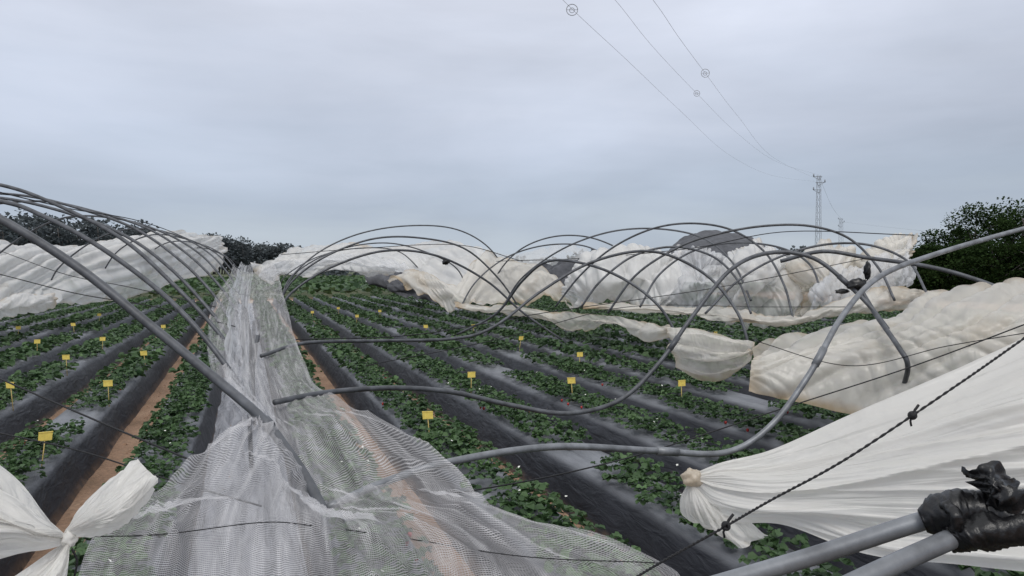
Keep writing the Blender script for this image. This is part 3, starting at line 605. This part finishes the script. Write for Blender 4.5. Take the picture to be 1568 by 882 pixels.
# ------------------------------------------------------------------ trees
def clumps(centers,radii,per,size):
    C=[];D=[];S=[];T=[]
    for c,r in zip(centers,radii):
        n=int(per*(r/np.mean(radii))**2); q=rng.normal(size=(n,3)); q/=np.linalg.norm(q,axis=1)[:,None]; rr=r*(0.55+0.5*rng.random(n))
        p=np.array(c)+q*rr[:,None]*np.array([1,1,0.8]); base=rng.random()*0.35
        C.append(p); D.append(q+rng.normal(size=(n,3))*0.6); S.append(size*(0.6+0.8*rng.random(n))); T.append(np.clip(base+0.28*q[:,2]+0.2*rng.random(n),0,1))
    return C,D,S,T
def tree(name,base,h,cr_,nclump=75,per=120,size=0.15,low=0.08):
    e=empty(name); base=np.array([base[0],base[1],0.0])
    L=[]; tp=base+np.array([0.2*rng.normal(),0.2*rng.normal(),h*0.75]); mid=(base+tp)/2+rng.normal(size=3)*[0.15,0.15,0]
    tr=cr([base,mid,tp],12); L.append((tr,np.linspace(0.18,0.05,12)))
    cs=[];rs=[]
    for i in range(nclump):
        z=low+(1-low)*rng.random(); a=rng.random()*6.283; prof_=math.sqrt(max(0.05,1-((z-0.45)/0.56)**2)); r=cr_*prof_*(0.35+0.6*rng.random())
        rad=cr_*(0.17+0.15*rng.random()); c=base+np.array([r*math.cos(a),r*math.sin(a),z*h-rad*0.6]); cs.append(c); rs.append(rad)
        if i%4==0: k=tr[int(3+8*rng.random())]; L.append((cr([k,(k+c)/2+[0,0,0.2],c],6),np.linspace(0.06,0.02,6)))
    tubes("trunk_and_limbs",L,M_bark,7,e); C,D,S,T=clumps(cs,rs,per,size)
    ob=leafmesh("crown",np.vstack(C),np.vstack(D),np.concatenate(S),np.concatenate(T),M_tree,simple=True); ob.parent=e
for (u,v,d,r) in [(1452,342,58,2.7),(1500,314,54,3.2),(1575,292,50,3.5),(1425,375,52,1.9),(1545,316,60,3.4),(1660,295,52,3.6),(1475,372,50,2.5),(1535,365,46,2.7),(1610,350,44,2.9),(1410,400,48,1.5)]:
    p=P(u,v,d); tree("pine_tree",p,p[2],r)
cs=[];rs=[]; tl=[]
for i in range(170):
    u=-250+700*(i+rng.random())/170; f=np.clip((u+0)/430,0,1); topv=333+12*noise.noise(Vector((u*0.03,0,0)))+4*rng.normal()+ (f**1.15)*48; d=120+150*f+20*rng.random(); p=P(u,topv,d); tl.append(p)
    hgt=p[2]
    for k in range(8):
        z=0.2+0.8*rng.random(); w=(1.8+1.8*f)*(1.15-z*0.6); cs.append((p[0]+rng.normal()*w,p[1]+rng.normal()*w,hgt*z)); rs.append((0.7+0.8*rng.random())*(1+0.8*f))
C,D,S,T=clumps(cs,rs,34,0.75)
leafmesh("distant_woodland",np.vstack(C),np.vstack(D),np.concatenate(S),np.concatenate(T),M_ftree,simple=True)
tubes("distant_trunks",[(np.array([[p[0],p[1],0],[p[0]+0.3,p[1],p[2]*0.5],[p[0],p[1],p[2]*0.85]]),np.array([0.25,0.18,0.08])) for p in tl],M_bark,5)
cs=[];rs=[]
for i in range(700):
    u=400+1400*rng.random(); d=190+60*rng.random(); t=noise.noise(Vector((u*0.012,0,0))); top=398-16*max(0,t)-6*rng.random()
    if 880<u<940 or 1190<u<1240: top-=14
    p=P(u,top,d); rs.append(1.2+rng.random()); cs.append((p[0],p[1],max(0.5,p[2]-rs[-1])*(0.3+0.7*rng.random())))
C,D,S,T=clumps(cs,rs,36,0.9)
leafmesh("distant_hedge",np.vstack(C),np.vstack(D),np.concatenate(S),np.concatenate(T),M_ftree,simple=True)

# ------------------------------------------------------------------ pylons and power lines
def pylon(base,h,w=0.40):
    L=[]; b=np.array([base[0],base[1],0.0]); ax=rt; ay=np.array([math.sin(YAW),math.cos(YAW),0])
    cor=[(sx*ax+sy*ay) for sx,sy in((-1,-1),(1,-1),(1,1),(-1,1))]
    def q(c,z): return b+c*(w*(1-0.5*z/h)+0.02)+np.array([0,0,z])
    for c in cor: L.append((np.array([q(c,0),q(c,h*0.5),q(c,h)]),0.03))
    n=16
    for i in range(n):
        z0,z1=h*i/n,h*(i+1)/n
        for k in range(4): L.append((np.array([q(cor[k],z0),q(cor[(k+1)%4],z1)]),0.016))
    for z,x0,x1 in ((h*0.985,-0.9,0.5),(h*0.93,-0.5,0.9),(h*0.86,-0.9,0.4)):
        c=b+np.array([0,0,z]); L.append((np.array([c+ax*x0,c+ax*x1]),0.05)); L.append((np.array([c+ax*x0,c+[0,0,-0.5]]),0.03)); L.append((np.array([c+ax*x1,c+[0,0,-0.5]]),0.03))
        e_=x0 if abs(x0)>abs(x1) else x1
        for s in (0,0.12): L.append((np.array([c+ax*(e_+s),c+ax*(e_+s)+[0,0,0.45]]),0.05))
    return tubes("electricity_pylon",L,M_conc,5)
p=P(1254,268,120); pylon(p,p[2]); p2=P(1288,334,230); pylon(p2,p2[2],0.7)
def wire(pts,marks,r=0.007):
    e=tubes("power_line",[(cr([P(*q) for q in pts],60),r)],M_wire,5)
    for (u,v,d,R) in marks:
        c=P(u,v,d); ring=[c+R*(math.cos(t)*rt+math.sin(t)*up) for t in np.linspace(0,2*math.pi,25)]
        ring2=[c+R*0.45*(math.cos(t)*rt+math.sin(t)*up)+fw*0.05 for t in np.linspace(0,2*math.pi,17)]
        tubes("bird_marker",[(ring,0.016),(ring2,0.012),([c-rt*R,c+rt*R],0.010)],M_wire,6,e)
wire([(780,-90,24),(868,6,29),(960,92,38),(1040,168,52),(1115,236,78),(1180,268,98),(1247,278,120)],[(876,15,29.5,0.22)])
wire([(840,-110,24),(942,0,31),(1000,72,38),(1067,143,50),(1130,205,70),(1190,248,92),(1254,268,120)],[(1067,143,50,0.20)])
wire([(900,-120,22),(1000,0,28),(1040,58,33),(1080,112,40),(1130,178,56),(1187,243,82),(1260,278,120)],[(1080,112,40,0.22)])
wire([(1254,270,120),(1275,318,170),(1290,337,230)],[],0.015)
wire([(1290,340,230),(1400,352,150),(1500,358,120),(1700,340,90)],[],0.015)

# ------------------------------------------------------------------ sky and sun
SE,SR=math.radians(52),math.radians(200)
wd=bpy.data.worlds.new("World"); sc.world=wd; wd.use_nodes=True; nt=wd.node_tree; nt.nodes.clear()
o=N(nt,'ShaderNodeOutputWorld'); tc=N(nt,'ShaderNodeTexCoord')
sky=N(nt,'ShaderNodeTexSky',sky_type='NISHITA',sun_disc=False); sky.sun_elevation=SE; sky.sun_rotation=SR
bg1=N(nt,'ShaderNodeBackground'); nt.links.new(sky.outputs[0],bg1.inputs[0]); bg1.inputs[1].default_value=0.06
sp=N(nt,'ShaderNodeSeparateXYZ'); nt.links.new(tc.outputs['Generated'],sp.inputs[0])
cl=noise_n(nt,mapping(nt,tc.outputs['Generated'],(1,1,3.2)),1.8,6,0.5,0.3); cl2=noise_n(nt,mapping(nt,tc.outputs['Generated'],(1.0,1.0,6.0)),2.6,6,0.52,0.3)
ad=N(nt,'ShaderNodeMath',operation='MULTIPLY_ADD'); nt.links.new(cl2.outputs[0],ad.inputs[0]); ad.inputs[1].default_value=0.18; nt.links.new(sp.outputs[2],ad.inputs[2])
g=ramp(nt,ad.outputs[0],[(0.0,(0.44,0.48,0.56)),(0.095,(0.55,0.62,0.70)),(0.17,(0.46,0.53,0.64)),(0.25,(0.55,0.61,0.73)),(0.40,(0.70,0.745,0.86)),(0.85,(0.92,0.94,0.97))])
mult=ramp(nt,cl.outputs[0],[(0.30,0.84),(0.50,1.0),(0.70,1.15)])
mm=N(nt,'ShaderNodeMix',data_type='RGBA',blend_type='MULTIPLY'); mm.inputs[0].default_value=1.0; nt.links.new(g.outputs[0],mm.inputs[6]); nt.links.new(mult.outputs[0],mm.inputs[7])
bg2=N(nt,'ShaderNodeBackground'); nt.links.new(mm.outputs[2],bg2.inputs[0]); bg2.inputs[1].default_value=1.0
mx=N(nt,'ShaderNodeMixShader'); mx.inputs[0].default_value=0.93; nt.links.new(bg1.outputs[0],mx.inputs[1]); nt.links.new(bg2.outputs[0],mx.inputs[2]); nt.links.new(mx.outputs[0],o.inputs[0])
sd=bpy.data.lights.new("sun",'SUN'); sd.energy=1.5; sd.angle=math.radians(25); sd.color=(1,0.97,0.93)
so=bpy.data.objects.new("sun",sd); sc.collection.objects.link(so); so.rotation_euler=(math.radians(38),0,math.radians(-20))
